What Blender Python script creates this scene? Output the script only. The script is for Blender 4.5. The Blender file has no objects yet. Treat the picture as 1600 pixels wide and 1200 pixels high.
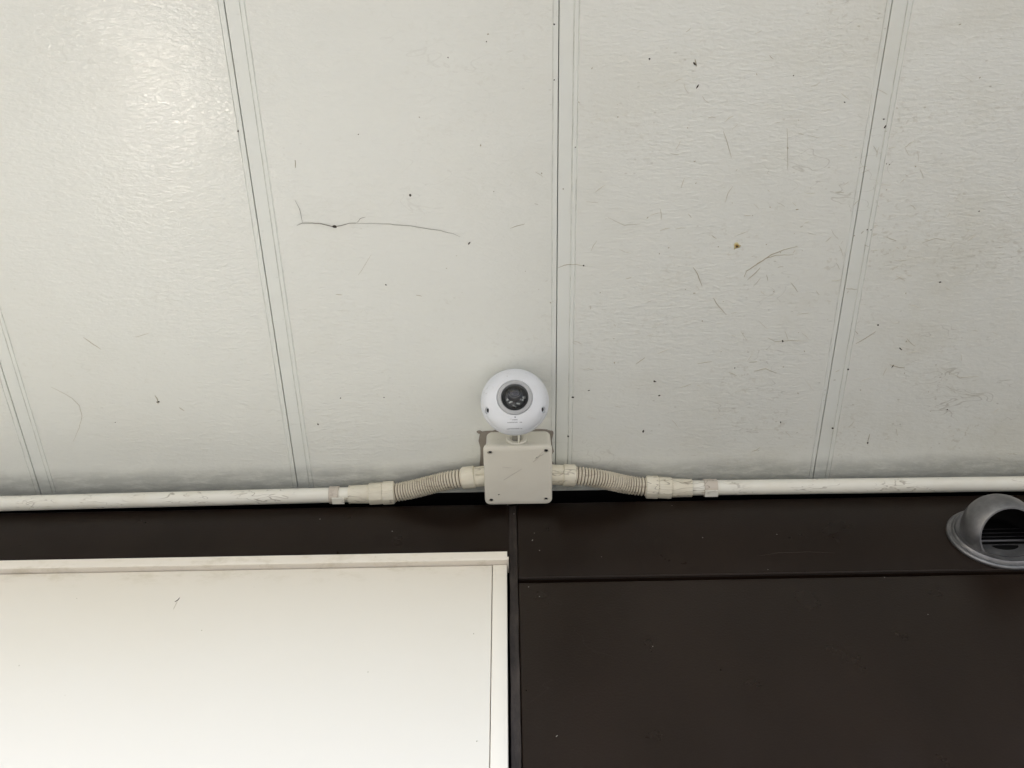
import bpy, bmesh, math, random
from mathutils import Vector, Matrix, noise as mnoise
random.seed(7)
SC = bpy.context.scene
COL = SC.collection
R = math.radians
ZC = 2.794      # underside of the soffit above the ground
YW = 0.856      # face of the wall, metres in front of the camera
HC = 1.6        # camera height

# ------------------------------------------------------------------ camera
TH, RO = R(60.6), R(1.03)
fw = Vector((0, math.cos(TH), math.sin(TH)))
up0 = Vector((0, -math.sin(TH), math.cos(TH)))
ex = Vector((1, 0, 0))
rt = ex*math.cos(RO) - up0*math.sin(RO)
up = ex*math.sin(RO) + up0*math.cos(RO)
cd = bpy.data.cameras.new("camera")
cam = bpy.data.objects.new("camera", cd); COL.objects.link(cam)
m = Matrix.Identity(4)
for i in range(3):
    m[i][0] = rt[i]; m[i][1] = up[i]; m[i][2] = -fw[i]; m[i][3] = (0, 0, HC)[i]
cam.matrix_world = m
cd.sensor_fit = 'HORIZONTAL'; cd.sensor_width = 36; cd.lens = 1507/1600*36
cd.clip_start = 0.01; cd.clip_end = 5000
SC.camera = cam

# ------------------------------------------------------------------ world, sun, exposure
SUN_DIR = Vector((-0.62, -0.56, 0.95)).normalized()      # towards the sun: behind and to the left
world = bpy.data.worlds.new("World"); SC.world = world; world.use_nodes = True
wn = world.node_tree; wn.nodes.clear()
sky = wn.nodes.new('ShaderNodeTexSky'); sky.sky_type = 'NISHITA'; sky.sun_disc = False
sky.sun_elevation = math.asin(SUN_DIR.z)
sky.sun_rotation = math.atan2(SUN_DIR.x, SUN_DIR.y)
sky.air_density = 1.0; sky.dust_density = 3.0; sky.ozone_density = 1.0
bg = wn.nodes.new('ShaderNodeBackground'); bg.inputs[1].default_value = 0.15
wo = wn.nodes.new('ShaderNodeOutputWorld')
wn.links.new(sky.outputs[0], bg.inputs[0]); wn.links.new(bg.outputs[0], wo.inputs[0])
sl = bpy.data.lights.new("sun", 'SUN'); sl.energy = 1.2; sl.angle = R(14); sl.color = (1.0, 0.955, 0.89)
so = bpy.data.objects.new("sun", sl); COL.objects.link(so)
so.rotation_euler = (-SUN_DIR).to_track_quat('-Z', 'Y').to_euler()
SC.view_settings.view_transform = 'Standard'; SC.view_settings.look = 'None'
SC.view_settings.gamma = 1; SC.view_settings.use_curve_mapping = False
SC.view_settings.exposure = 2.2
SC.render.engine = 'CYCLES'
SC.cycles.max_bounces = 8; SC.cycles.diffuse_bounces = 6
SC.cycles.use_denoising = True
SC.cycles.caustics_reflective = False; SC.cycles.caustics_refractive = False

# ------------------------------------------------------------------ material helpers
def mat(name, base, rough=0.5, metal=0.0, spec=0.5, build=None):
    mt = bpy.data.materials.new(name); mt.use_nodes = True
    nt = mt.node_tree; b = nt.nodes['Principled BSDF']
    b.inputs['Base Color'].default_value = (*base, 1)
    b.inputs['Roughness'].default_value = rough
    b.inputs['Metallic'].default_value = metal
    b.inputs['Specular IOR Level'].default_value = spec
    if build: build(N(nt), b)
    return mt

class N:
    """short-hand for wiring shader nodes"""
    def __init__(s, nt):
        s.nt = nt
        g = nt.nodes.new('ShaderNodeNewGeometry'); s.pos = g.outputs['Position']
    def link(s, a, b): s.nt.links.new(a, b)
    def setin(s, inp, v):
        if hasattr(v, 'is_linked') or hasattr(v, 'links'): s.link(v, inp)
        else: inp.default_value = v
    def scale(s, v, sc, off=(0, 0, 0)):
        n = s.nt.nodes.new('ShaderNodeMapping'); n.inputs['Scale'].default_value = sc; n.inputs['Location'].default_value = off
        s.link(v, n.inputs[0]); return n.outputs[0]
    def noise(s, v, sc, det=3, rough=0.55, dist=0.0):
        n = s.nt.nodes.new('ShaderNodeTexNoise'); n.inputs['Scale'].default_value = sc
        n.inputs['Detail'].default_value = det; n.inputs['Roughness'].default_value = rough
        n.inputs['Distortion'].default_value = dist
        s.link(v, n.inputs['Vector']); return n.outputs['Fac']
    def noisec(s, v, sc):
        n = s.nt.nodes.new('ShaderNodeTexNoise'); n.inputs['Scale'].default_value = sc
        s.link(v, n.inputs['Vector']); return n.outputs['Color']
    def voro(s, v, sc, feat='F1', rnd=1.0):
        n = s.nt.nodes.new('ShaderNodeTexVoronoi'); n.feature = feat
        n.inputs['Scale'].default_value = sc; n.inputs['Randomness'].default_value = rnd
        s.link(v, n.inputs['Vector']); return n
    def math(s, op, a, b=0.0, c=0.0):
        n = s.nt.nodes.new('ShaderNodeMath'); n.operation = op
        s.setin(n.inputs[0], a); s.setin(n.inputs[1], b); s.setin(n.inputs[2], c); return n.outputs[0]
    def vmath(s, op, a, b):
        n = s.nt.nodes.new('ShaderNodeVectorMath'); n.operation = op
        s.setin(n.inputs[0], a); s.setin(n.inputs[1], b); return n.outputs[0]
    def rng(s, v, a, b, lo=0.0, hi=1.0, smooth=True):
        n = s.nt.nodes.new('ShaderNodeMapRange'); n.interpolation_type = 'SMOOTHSTEP' if smooth else 'LINEAR'
        s.link(v, n.inputs[0]); n.inputs[1].default_value = a; n.inputs[2].default_value = b
        n.inputs[3].default_value = lo; n.inputs[4].default_value = hi; return n.outputs[0]
    def mix(s, f, a, b):
        n = s.nt.nodes.new('ShaderNodeMix'); n.data_type = 'RGBA'
        s.setin(n.inputs[0], f)
        for i, v in ((6, a), (7, b)):
            if isinstance(v, tuple): n.inputs[i].default_value = (*v, 1)
            else: s.link(v, n.inputs[i])
        return n.outputs[2]
    def sep(s, v):
        n = s.nt.nodes.new('ShaderNodeSeparateXYZ'); s.link(v, n.inputs[0]); return n.outputs
    def bump(s, h, strength, dist, b, prev=None):
        n = s.nt.nodes.new('ShaderNodeBump'); n.inputs['Strength'].default_value = strength
        n.inputs['Distance'].default_value = dist; s.link(h, n.inputs['Height'])
        if prev: s.link(prev, n.inputs['Normal'])
        s.link(n.outputs[0], b.inputs['Normal']); return n.outputs[0]

def dirt_lines(n, warped, k, thr, mask):
    """hairline scratches: thin zero-crossings of a stretched noise, broken up by a mask"""
    a = n.math('ABSOLUTE', n.math('SUBTRACT', n.noise(warped, k, 2, 0.5, 0.6), 0.5))
    return n.math('MULTIPLY', n.rng(a, 0.0, thr, 1, 0), mask)

def ceiling_mat(textured):
    def build(n, b):
        p = n.pos; x, y, z = n.sep(p)
        base = (0.74, 0.753, 0.693) if textured else (0.735, 0.755, 0.70)
        big = n.rng(n.noise(p, 2.2, 4, 0.6), 0.35, 0.7)
        col = n.mix(n.math('MULTIPLY', big, 0.10), base, (0.60, 0.585, 0.50))
        # grime gathers to the right of the middle seam
        right = n.rng(x, -0.15, 0.75, 0.25, 1.0)
        yellow = n.math('MULTIPLY', n.rng(n.noise(n.scale(p, (1, 1.3, 1)), 5.5, 5, 0.65), 0.46, 0.72), right)
        col = n.mix(n.math('MULTIPLY', yellow, 0.22), col, (0.50, 0.465, 0.33))
        # fine specks
        v = n.voro(n.scale(p, (0.55, 1, 1)), 170)
        keep = n.rng(n.sep(v.outputs['Color'])[0], 0.84, 0.90)
        patch = n.rng(n.noise(p, 9, 4, 0.6), 0.46, 0.62)
        sp = n.math('MULTIPLY', n.math('MULTIPLY', n.rng(v.outputs['Distance'], 0.10, 0.22, 1, 0), keep), patch)
        sp = n.math('MULTIPLY', sp, right)
        col = n.mix(n.math('MULTIPLY', sp, 0.5), col, (0.26, 0.22, 0.14))
        # faint rubbed scratches
        m2 = n.rng(n.noise(p, 6.5, 3, 0.6), 0.56, 0.66)
        sc_ = dirt_lines(n, n.scale(p, (0.7, 1.5, 1)), 22, 0.010, n.math('MULTIPLY', m2, right))
        col = n.mix(n.math('MULTIPLY', sc_, 0.38), col, (0.25, 0.22, 0.16))
        # broken dirt lines along the panel joints
        xm = n.math('MULTIPLY', n.math('FRACT', n.math('DIVIDE', n.math('ADD', x, 10*0.3886 - 0.0628), 0.3886)), 0.3886)
        tot = None
        for c_, w_ in ((0.0179, 0.0010), (0.0238, 0.0009), (0.3886-0.0066, 0.0010)):
            lm = n.rng(n.math('ABSOLUTE', n.math('SUBTRACT', xm, c_)), w_*0.4, w_, 1, 0)
            tot = lm if tot is None else n.math('MAXIMUM', tot, lm)
        brk = n.rng(n.noise(n.scale(p, (3, 1, 1)), 26, 5, 0.75), 0.40, 0.70, 0.10, 0.85)
        col = n.mix(n.math('MULTIPLY', n.math('MULTIPLY', tot, brk), 0.40), col, (0.17, 0.155, 0.12))
        # sooty grime and contact shade painted in where the soffit meets the wall
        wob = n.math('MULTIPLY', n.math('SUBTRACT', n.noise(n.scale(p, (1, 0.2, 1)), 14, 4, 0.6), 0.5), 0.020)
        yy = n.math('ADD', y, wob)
        soot_shade = n.math('MULTIPLY', n.rng(yy, 0.800, 0.828), n.rng(n.noise(n.scale(p, (1, 3, 1)), 30, 4, 0.7), 0.25, 0.6, 0.55, 1))
        col = n.mix(n.math('MULTIPLY', soot_shade, 0.50), col, (0.13, 0.135, 0.13))
        n.link(col, b.inputs['Base Color'])
        if textured:
            w = n.scale(p, (0.62, 1.35, 1))
            h1 = n.noise(w, 215, 2, 0.5, 0.3)
            h2 = n.noise(n.scale(p, (0.62, 1.15, 1), (3, 1, 0)), 118, 3, 0.6, 0.4)
            h = n.math('ADD', n.math('MULTIPLY', n.rng(h1, 0.3, 0.72), 0.45), n.math('MULTIPLY', h2, 0.8))
            h = n.math('ADD', h, n.math('MULTIPLY', n.noise(p, 8, 2), 0.6))
            amp = n.rng(n.noise(p, 3.1, 3, 0.6), 0.30, 0.70, 0.55, 1.1)
            hm = n.math('MULTIPLY', h, amp)
            n.bump(hm, 0.9, 0.00070, b)
            # dirt caught in the hollows of the embossing
            h4 = n.noise(n.scale(p, (0.8, 1.1, 1), (1, 7, 0)), 140, 3, 0.6, 0.5)
            val = n.math('MULTIPLY', n.rng(h4, 0.34, 0.46, 1, 0), n.math('MULTIPLY', n.rng(n.noise(p, 7.5, 5, 0.7), 0.45, 0.68), right))
            col = n.mix(n.math('MULTIPLY', val, 0.34), col, (0.36, 0.31, 0.20))
            n.link(col, b.inputs['Base Color'])
            n.link(n.rng(n.noise(p, 260, 2), 0.3, 0.7, 0.09, 0.20), b.inputs['Roughness'])
        else:
            n.bump(n.noise(p, 20, 2), 0.35, 0.0008, b)
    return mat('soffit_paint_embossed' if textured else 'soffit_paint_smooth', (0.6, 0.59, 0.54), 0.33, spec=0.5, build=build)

def dark_wall_build(n, b):
    p = n.pos; x, y, z = n.sep(p)
    q = n.rng(n.noise(n.scale(p, (1, 1, 0.45)), 4.0, 5, 0.62), 0.3, 0.72)
    col = n.mix(q, (0.0095, 0.0056, 0.0036), (0.0140, 0.0084, 0.0056))
    v = n.voro(p, 120)
    keep = n.rng(n.sep(v.outputs['Color'])[1], 0.93, 0.97)
    sp = n.math('MULTIPLY', n.rng(v.outputs['Distance'], 0.05, 0.14, 1, 0), keep)
    sp = n.math('MULTIPLY', sp, n.rng(n.noise(p, 7, 3), 0.42, 0.66))
    col = n.mix(n.math('MULTIPLY', sp, 0.55), col, (0.13, 0.115, 0.10))
    dl = dirt_lines(n, n.scale(p, (0.9, 1, 1.6)), 9, 0.0035, n.rng(n.noise(p, 4.5, 3), 0.58, 0.68))
    col = n.mix(n.math('MULTIPLY', dl, 0.10), col, (0.10, 0.09, 0.08))
    n.link(col, b.inputs['Base Color'])
    n.link(n.rng(n.noise(p, 14, 4, 0.6), 0.3, 0.7, 0.27, 0.37), b.inputs['Roughness'])
    n.bump(n.math('ADD', n.noise(p, 320, 2), n.math('MULTIPLY', n.noise(p, 6, 2), 4)), 0.35, 0.0004, b)

def joint_build(n, b):
    p = n.pos
    q = n.rng(n.noise(n.scale(p, (1, 1, 0.35)), 60, 5, 0.7), 0.35, 0.7)
    col = n.mix(q, (0.014, 0.0105, 0.009), (0.040, 0.031, 0.026))
    n.link(col, b.inputs['Base Color'])
    n.bump(n.noise(n.scale(p, (1, 1, 0.3)), 90, 4, 0.6), 0.7, 0.0012, b)

def board_build(n, b):
    p = n.pos
    big = n.rng(n.noise(n.scale(p, (0.6, 1, 1)), 4, 5, 0.6), 0.42, 0.75)
    col = n.mix(n.math('MULTIPLY', big, 0.16), (0.71, 0.667, 0.59), (0.64, 0.585, 0.47))
    v = n.voro(p, 90)
    sp = n.math('MULTIPLY', n.rng(v.outputs['Distance'], 0.05, 0.12, 1, 0), n.rng(n.sep(v.outputs['Color'])[0], 0.95, 0.97))
    sp = n.math('MULTIPLY', sp, n.rng(n.noise(p, 5, 3), 0.5, 0.62))
    col = n.mix(n.math('MULTIPLY', sp, 0.4), col, (0.35, 0.30, 0.22))
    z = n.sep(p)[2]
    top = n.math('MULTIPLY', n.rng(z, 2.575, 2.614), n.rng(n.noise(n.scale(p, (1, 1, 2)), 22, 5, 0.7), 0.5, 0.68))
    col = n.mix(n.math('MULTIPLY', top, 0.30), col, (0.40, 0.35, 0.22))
    n.link(col, b.inputs['Base Color'])
    n.bump(n.noise(p, 30, 3), 0.2, 0.0006, b)

def old_plastic(base, stain, amount, line=True, lo=0.50):
    def build(n, b):
        p = n.pos
        q = n.rng(n.noise(n.scale(p, (0.7, 1.2, 1.2)), 32, 5, 0.65), 0.40, 0.75)
        col = n.mix(n.math('MULTIPLY', q, 0.35), base, stain)
        if line:
            msk = n.rng(n.noise(n.scale(p, (0.8, 1, 1)), 14, 3, 0.6), lo, lo + 0.13)
            a = dirt_lines(n, n.scale(p, (0.45, 1.6, 1.6)), 60, 0.028, msk)
            col = n.mix(n.math('MULTIPLY', a, amount), col, (0.17, 0.13, 0.08))
            v = n.voro(n.scale(p, (0.7, 1.2, 1.2)), 230)
            sp = n.math('MULTIPLY', n.rng(v.outputs['Distance'], 0.12, 0.28, 1, 0), n.rng(n.sep(v.outputs['Color'])[2], 0.88, 0.92))
            sp = n.math('MULTIPLY', sp, n.rng(n.noise(p, 20, 3), 0.5, 0.64))
            col = n.mix(n.math('MULTIPLY', sp, amount), col, (0.12, 0.09, 0.055))
        n.link(col, b.inputs['Base Color'])
        n.bump(n.noise(p, 160, 3), 0.25, 0.0004, b)
    return build

def cast_build(n, b):
    p = n.pos
    q = n.rng(n.noise(p, 45, 5, 0.65), 0.3, 0.7)
    n.link(n.mix(q, (0.14, 0.14, 0.145), (0.21, 0.21, 0.213)), b.inputs['Base Color'])
    n.link(n.rng(n.noise(p, 60, 4), 0.3, 0.7, 0.30, 0.44), b.inputs['Roughness'])
    n.bump(n.noise(p, 500, 2), 0.4, 0.0003, b)

def ground_build(n, b):
    p = n.pos
    q = n.noise(p, 0.8, 6, 0.6)
    n.link(n.mix(q, (0.20, 0.193, 0.178), (0.27, 0.262, 0.242)), b.inputs['Base Color'])
    n.bump(n.noise(p, 60, 4), 0.5, 0.004, b)

M = {}
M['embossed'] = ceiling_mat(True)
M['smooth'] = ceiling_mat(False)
M['dark'] = mat('dark_brown_panel_paint', (0.018, 0.014, 0.012), 0.5, spec=0.16, build=dark_wall_build)
M['joint'] = mat('dark_sealant', (0.03, 0.025, 0.022), 0.6, spec=0.22, build=joint_build)
M['void'] = mat('black_backing', (0.004, 0.004, 0.0045), 0.9, spec=0.1)
M['board'] = mat('cream_board_paint', (0.77, 0.75, 0.68), 0.42, spec=0.4, build=board_build)
M['pipe'] = mat('white_conduit_paint', (0.72, 0.71, 0.64), 0.28, build=old_plastic((0.78, 0.77, 0.675), (0.66, 0.61, 0.47), 0.6, True, 0.50))
M['coupler'] = mat('aged_cream_plastic', (0.66, 0.62, 0.5), 0.42, build=old_plastic((0.72, 0.685, 0.555), (0.56, 0.49, 0.34), 0.65, True, 0.40))
M['flex'] = mat('aged_corrugated_plastic', (0.62, 0.58, 0.47), 0.5, build=old_plastic((0.70, 0.65, 0.53), (0.54, 0.47, 0.34), 0.5, True, 0.44))
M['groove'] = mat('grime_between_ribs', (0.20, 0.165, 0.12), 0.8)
M['clamp'] = mat('painted_clamp_metal', (0.55, 0.5, 0.43), 0.45, build=old_plastic((0.56, 0.51, 0.43), (0.42, 0.33, 0.25), 0.7, True, 0.42))
M['box'] = mat('beige_box_plastic', (0.52, 0.48, 0.40), 0.42, build=old_plastic((0.72, 0.695, 0.595), (0.64, 0.605, 0.505), 0.35, True, 0.60))
M['glue'] = mat('dirty_sealant', (0.2, 0.16, 0.12), 0.8, build=old_plastic((0.27, 0.24, 0.20), (0.12, 0.10, 0.08), 0.6, True, 0.4))
M['camwhite'] = mat('white_camera_shell', (0.76, 0.79, 0.83), 0.30, build=old_plastic((0.70, 0.725, 0.745), (0.62, 0.62, 0.60), 0.45, True, 0.58))
M['camgrey'] = mat('grey_camera_ring', (0.42, 0.43, 0.43), 0.4)
M['black'] = mat('black_plastic', (0.012, 0.012, 0.014), 0.3)
M['screw'] = mat('dark_screw_metal', (0.05, 0.05, 0.055), 0.4, metal=0.8)
M['module'] = mat('grey_lens_module', (0.10, 0.105, 0.105), 0.35)
M['modulelight'] = mat('pale_module_metal', (0.5, 0.52, 0.5), 0.3, metal=0.3)
M['lens'] = mat('lens_glass', (0.012, 0.010, 0.022), 0.05, spec=0.9)
M['ink'] = mat('grey_print', (0.25, 0.26, 0.28), 0.5)
M['steel'] = mat('zinc_steel', (0.35, 0.34, 0.30), 0.35, metal=0.7)
M['cast'] = mat('grey_cast_aluminium', (0.1, 0.1, 0.1), 0.5, metal=0.75, build=cast_build)
M['castdark'] = mat('shaded_vent_inside', (0.003, 0.003, 0.003), 0.8, spec=0.2)  # near-black tone stands in for the shade inside the vent
M['slat'] = mat('shaded_vent_slat', (0.03, 0.03, 0.032), 0.5)  # darker copy for the upper slats, shade put into the colour
M['slatlight'] = mat('lit_vent_bar', (0.14, 0.14, 0.145), 0.45, metal=0.3)  # paler copy for the lowest slat, its light painted in
M['reflector'] = mat('brushed_steel', (0.80, 0.78, 0.74), 0.30, metal=1.0)
M['ground'] = mat('pale_paving', (0.33, 0.31, 0.27), 0.85, build=ground_build)
M['speck'] = mat('dark_dirt', (0.045, 0.036, 0.025), 0.8)
M['web'] = mat('grey_thread', (0.17, 0.155, 0.13), 0.8)
M['scratch'] = mat('scuffed_grime', (0.40, 0.365, 0.27), 0.7)
M['boxscuff'] = mat('box_scuff', (0.54, 0.505, 0.44), 0.6)
M['faint'] = mat('faint_wall_scratch', (0.05, 0.04, 0.033), 0.6)
M['rusthalo'] = mat('rust_halo', (0.62, 0.55, 0.30), 0.7)
M['rust'] = mat('rust', (0.42, 0.26, 0.06), 0.8)
M['scratch2'] = mat('tan_scuff', (0.54, 0.51, 0.415), 0.7)
M['dust'] = mat('pale_paint_fleck', (0.35, 0.33, 0.30), 0.7)
M['lamp_body'] = mat('dark_lamp_housing', (0.05, 0.05, 0.05), 0.45)
def glass_mat():
    mt = bpy.data.materials.new('smoked_dome_glass'); mt.use_nodes = True
    nt = mt.node_tree; nt.nodes.clear()
    o = nt.nodes.new('ShaderNodeOutputMaterial'); t = nt.nodes.new('ShaderNodeBsdfTransparent')
    t.inputs[0].default_value = (0.80, 0.81, 0.81, 1)
    g = nt.nodes.new('ShaderNodeBsdfGlossy'); g.inputs['Roughness'].default_value = 0.04
    fr = nt.nodes.new('ShaderNodeFresnel'); fr.inputs[0].default_value = 1.5
    mx = nt.nodes.new('ShaderNodeMixShader')
    nt.links.new(fr.outputs[0], mx.inputs[0]); nt.links.new(t.outputs[0], mx.inputs[1]); nt.links.new(g.outputs[0], mx.inputs[2])
    nt.links.new(mx.outputs[0], o.inputs[0]); return mt
M['glass'] = glass_mat()

# ------------------------------------------------------------------ mesh helpers
def tag(o, label=None, cat=None, group=None, kind=None):
    if label: o['label'] = label
    if cat: o['category'] = cat
    if group: o['group'] = group
    if kind: o['kind'] = kind
    return o
def empty(name, loc=(0, 0, 0)):
    o = bpy.data.objects.new(name, None); COL.objects.link(o); o.location = loc; o.empty_display_size = 0.02
    return o
def obj(name, bm, mats, parent=None, smooth=False, world=True, angle=None):
    me = bpy.data.meshes.new(name)
    bmesh.ops.recalc_face_normals(bm, faces=bm.faces)
    if smooth:
        for f_ in bm.faces: f_.smooth = True
        if angle:
            for e in bm.edges:
                if len(e.link_faces) == 2 and e.calc_face_angle(0) > R(angle): e.smooth = False
    bm.to_mesh(me); bm.free()
    for mm in (mats if isinstance(mats, (list, tuple)) else [mats]): me.materials.append(mm)
    o = bpy.data.objects.new(name, me); COL.objects.link(o)
    if parent:
        o.parent = parent
        if world: o.matrix_parent_inverse = Matrix.Translation(parent.location).inverted()
    return o
def box(bm, lo, hi, bevel=0.0, seg=2):
    lo, hi = Vector(lo), Vector(hi); c = (lo+hi)/2; s = hi-lo
    r = bmesh.ops.create_cube(bm, size=1, matrix=Matrix.Translation(c) @ Matrix.Diagonal((*s, 1)))
    if bevel:
        es = list({e for v in r['verts'] for e in v.link_edges})
        bmesh.ops.bevel(bm, geom=es, offset=bevel, segments=seg, affect='EDGES', profile=0.5)
def axis_mat(origin, axis, xdir=None):
    w = Vector(axis).normalized()
    x = Vector(xdir) if xdir is not None else (Vector((0, 0, 1)) if abs(w.z) < 0.9 else Vector((1, 0, 0)))
    u = (x - w*x.dot(w)).normalized(); v = w.cross(u)
    mm = Matrix.Identity(4)
    for i in range(3): mm[i][0] = u[i]; mm[i][1] = v[i]; mm[i][2] = w[i]; mm[i][3] = origin[i]
    return mm
def lathe(bm, prof, mx, n=48, fn=None):
    """prof: list of (radius, height); radius 0 closes to a point"""
    rings = []
    for r_, h in prof:
        if r_ <= 1e-7: rings.append([bm.verts.new(mx @ Vector((0, 0, h)))])
        else:
            ring = []
            for k in range(n):
                a = 2*math.pi*k/n; rr = r_ * (fn(a, h) if fn else 1)
                ring.append(bm.verts.new(mx @ Vector((rr*math.cos(a), rr*math.sin(a), h))))
            rings.append(ring)
    for A, B in zip(rings, rings[1:]):
        for k in range(n):
            k2 = (k+1) % n
            if len(A) == 1 and len(B) == 1: continue
            if len(A) == 1: bm.faces.new((A[0], B[k], B[k2]))
            elif len(B) == 1: bm.faces.new((A[k], A[k2], B[0]))
            else: bm.faces.new((A[k], A[k2], B[k2], B[k]))
def tube(bm, pts, rad, n=8, caps=True):
    """tube along points; rad is a number or a list"""
    pts = [Vector(p) for p in pts]; rings = []
    ref = Vector((0, 0, 1))
    for i, p in enumerate(pts):
        d = (pts[min(i+1, len(pts)-1)] - pts[max(i-1, 0)]).normalized()
        u = ref - d*ref.dot(d)
        if u.length < 1e-4: u = Vector((1, 0, 0)) - d*d.x
        u.normalize(); v = d.cross(u); ref = u
        rr = rad[i] if isinstance(rad, (list, tuple)) else rad
        rings.append([bm.verts.new(p + (u*math.cos(2*math.pi*k/n) + v*math.sin(2*math.pi*k/n))*rr) for k in range(n)])
    for A, B in zip(rings, rings[1:]):
        for k in range(n): bm.faces.new((A[k], A[(k+1) % n], B[(k+1) % n], B[k]))
    if caps: bm.faces.new(rings[0][::-1]); bm.faces.new(rings[-1])
def rounded_rect(x0, x1, y0, y1, r, seg=6):
    out = []
    for cx, cy, a0 in ((x1-r, y1-r, 0), (x0+r, y1-r, 90), (x0+r, y0+r, 180), (x1-r, y0+r, 270)):
        for k in range(seg+1):
            a = R(a0 + 90*k/seg); out.append((cx + r*math.cos(a), cy + r*math.sin(a)))
    return out
def stack(bm, loops, top=True, bottom=True):
    """loops: list of lists of 3D points, skinned in order"""
    rs = [[bm.verts.new(p) for p in L] for L in loops]
    n = len(rs[0])
    for A, B in zip(rs, rs[1:]):
        for k in range(n): bm.faces.new((A[k], A[(k+1) % n], B[(k+1) % n], B[k]))
    if bottom: bm.faces.new(rs[0][::-1])
    if top: bm.faces.new(rs[-1])
def cut(o, cutters):
    """subtract bmesh cutter from o and bake the result"""
    me = bpy.data.meshes.new('cutter'); bmesh.ops.recalc_face_normals(cutters, faces=cutters.faces); cutters.to_mesh(me); cutters.free()
    c = bpy.data.objects.new('cutter', me); COL.objects.link(c)
    md = o.modifiers.new('b', 'BOOLEAN'); md.operation = 'DIFFERENCE'; md.object = c; md.solver = 'EXACT'
    bpy.context.view_layer.update()
    dg = bpy.context.evaluated_depsgraph_get()
    new = bpy.data.meshes.new_from_object(o.evaluated_get(dg))
    o.modifiers.clear(); o.data = new
    bpy.data.objects.remove(c); bpy.data.meshes.remove(me)

# ------------------------------------------------------------------ ground
bm = bmesh.new()
vs = [bm.verts.new(p) for p in ((-1500, -1500, 0), (1500, -1500, 0), (1500, 1500, 0), (-1500, 1500, 0))]
bm.faces.new(vs)
tag(obj('ground', bm, M['ground']), 'pale paving in front of the building, below the view', kind='structure')

# added steel plate tilted to bounce the sun, at the wall foot, far below the view; its sheen shows in the glossy soffit
hn = Vector((-0.09, -0.32, 0.945)).normalized()
bm = bmesh.new()
mh = axis_mat((-1.24, 0.735, 0.47), hn, (1, 0, 0))
for lo_, hi_ in (((-0.15, -0.075, -0.012), (0.15, 0.075, 0.0)),):
    b_lo, b_hi = Vector(lo_), Vector(hi_); c_ = (b_lo+b_hi)/2; d_ = b_hi-b_lo
    bmesh.ops.create_cube(bm, size=1, matrix=mh @ Matrix.Translation(c_) @ Matrix.Diagonal((*d_, 1)))
obj('sun_reflector', bm, M['reflector'], bpy.data.objects['ground'])
bm = bmesh.new(); box(bm, (-1.38, 0.67, 0.0), (-1.10, 0.78, 0.425), 0.005)
obj('reflector_stand', bm, M['castdark'], bpy.data.objects['ground'])

# ------------------------------------------------------------------ ceiling (soffit) of sheet panels
PITCH, X0, EAVE = 0.3886, 0.0628, 0.04
ceiling = tag(empty('ceiling', (0, 0, ZC)), 'grey white soffit of embossed sheet panels with narrow seams', kind='structure')
W = PITCH
g = 0.00055
prof = [(g, 0.0115, 1), (g, 0.0007, 1), (g+0.0006, 0.0002, 1), (0.0170, 0.0002, 1), (0.0176, 0.0009, 1), (0.0182, 0.0009, 1), (0.0188, -0.0002, 1),
        (0.0228, -0.0002, 1), (0.0233, 0.0006, 1), (0.0240, 0.0006, 1), (0.0246, 0.0, 0), (W-0.0076, 0.0, 1), (W-0.0071, 0.0006, 1), (W-0.0063, 0.0006, 1), (W-0.0058, 0.0, 1),
        (W-g-0.0006, 0.0, 1), (W-g, 0.0006, 1), (W-g, 0.0115, 1)]
bm = bmesh.new()
ys = [EAVE + (0.8535-EAVE)*k/40 for k in range(41)]
rows = []
for y_ in ys:
    rows.append([bm.verts.new((a, y_, b_)) for a, b_, _ in prof])
for A, B in zip(rows, rows[1:]):
    for i in range(len(prof)-1):
        f_ = bm.faces.new((A[i], B[i], B[i+1], A[i+1])); f_.material_index = 0 if prof[i][2] == 0 else 1
for row in (rows[0], rows[-1]): pass
me0 = None
for k in range(-6, 9):
    if me0 is None:
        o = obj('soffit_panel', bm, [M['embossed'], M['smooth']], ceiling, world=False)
        for f_ in o.data.polygons:
            if f_.normal.z > 0: pass
        me0 = o.data
    else:
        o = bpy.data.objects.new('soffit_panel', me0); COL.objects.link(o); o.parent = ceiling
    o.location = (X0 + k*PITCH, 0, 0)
XL, XR = X0 - 6*PITCH, X0 + 9*PITCH
bm = bmesh.new(); box(bm, (XL, EAVE, ZC+0.012), (XR, 1.0, ZC+0.09))
obj('soffit_core', bm, M['void'], ceiling)
bm = bmesh.new(); box(bm, (XL-0.004, EAVE-0.012, ZC-0.03), (XR+0.004, EAVE-0.001, ZC+0.16), 0.002)
obj('eave_fascia', bm, M['board'], ceiling)
bm = bmesh.new()
for xa in (XL, XR): pass
box(bm, (XL, 0.8538, ZC-0.0055), (XR, 0.8562, ZC+0.0118), 0.0004, 1)
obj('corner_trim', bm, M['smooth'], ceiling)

# ------------------------------------------------------------------ wall of dark panels
wall = tag(empty('wall', (0, YW, 0)), 'dark brown painted panel wall under the soffit', kind='structure')
def slab(name, x0, x1, z0, z1, y0=YW, th=0.02, m_=M['dark'], bev=0.0022, par=wall):
    b_ = bmesh.new(); box(b_, (x0, y0, z0), (x1, y0+th, z1), bev, 2)
    return obj(name, b_, m_, par, smooth=True, angle=50)
WT = 2.7585   # top edge of the panels, below it the shadow gap
slab('wall_panel', -3.0, -0.0068, 2.6345, WT, bev=0.003)
slab('wall_panel', 0.0035, 3.2, 2.5895, WT)
slab('wall_panel', 0.0035, 3.2, 0.0, 2.5835)
slab('wall_panel', -3.0, -1.86, 0.0, 2.6388)
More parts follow.
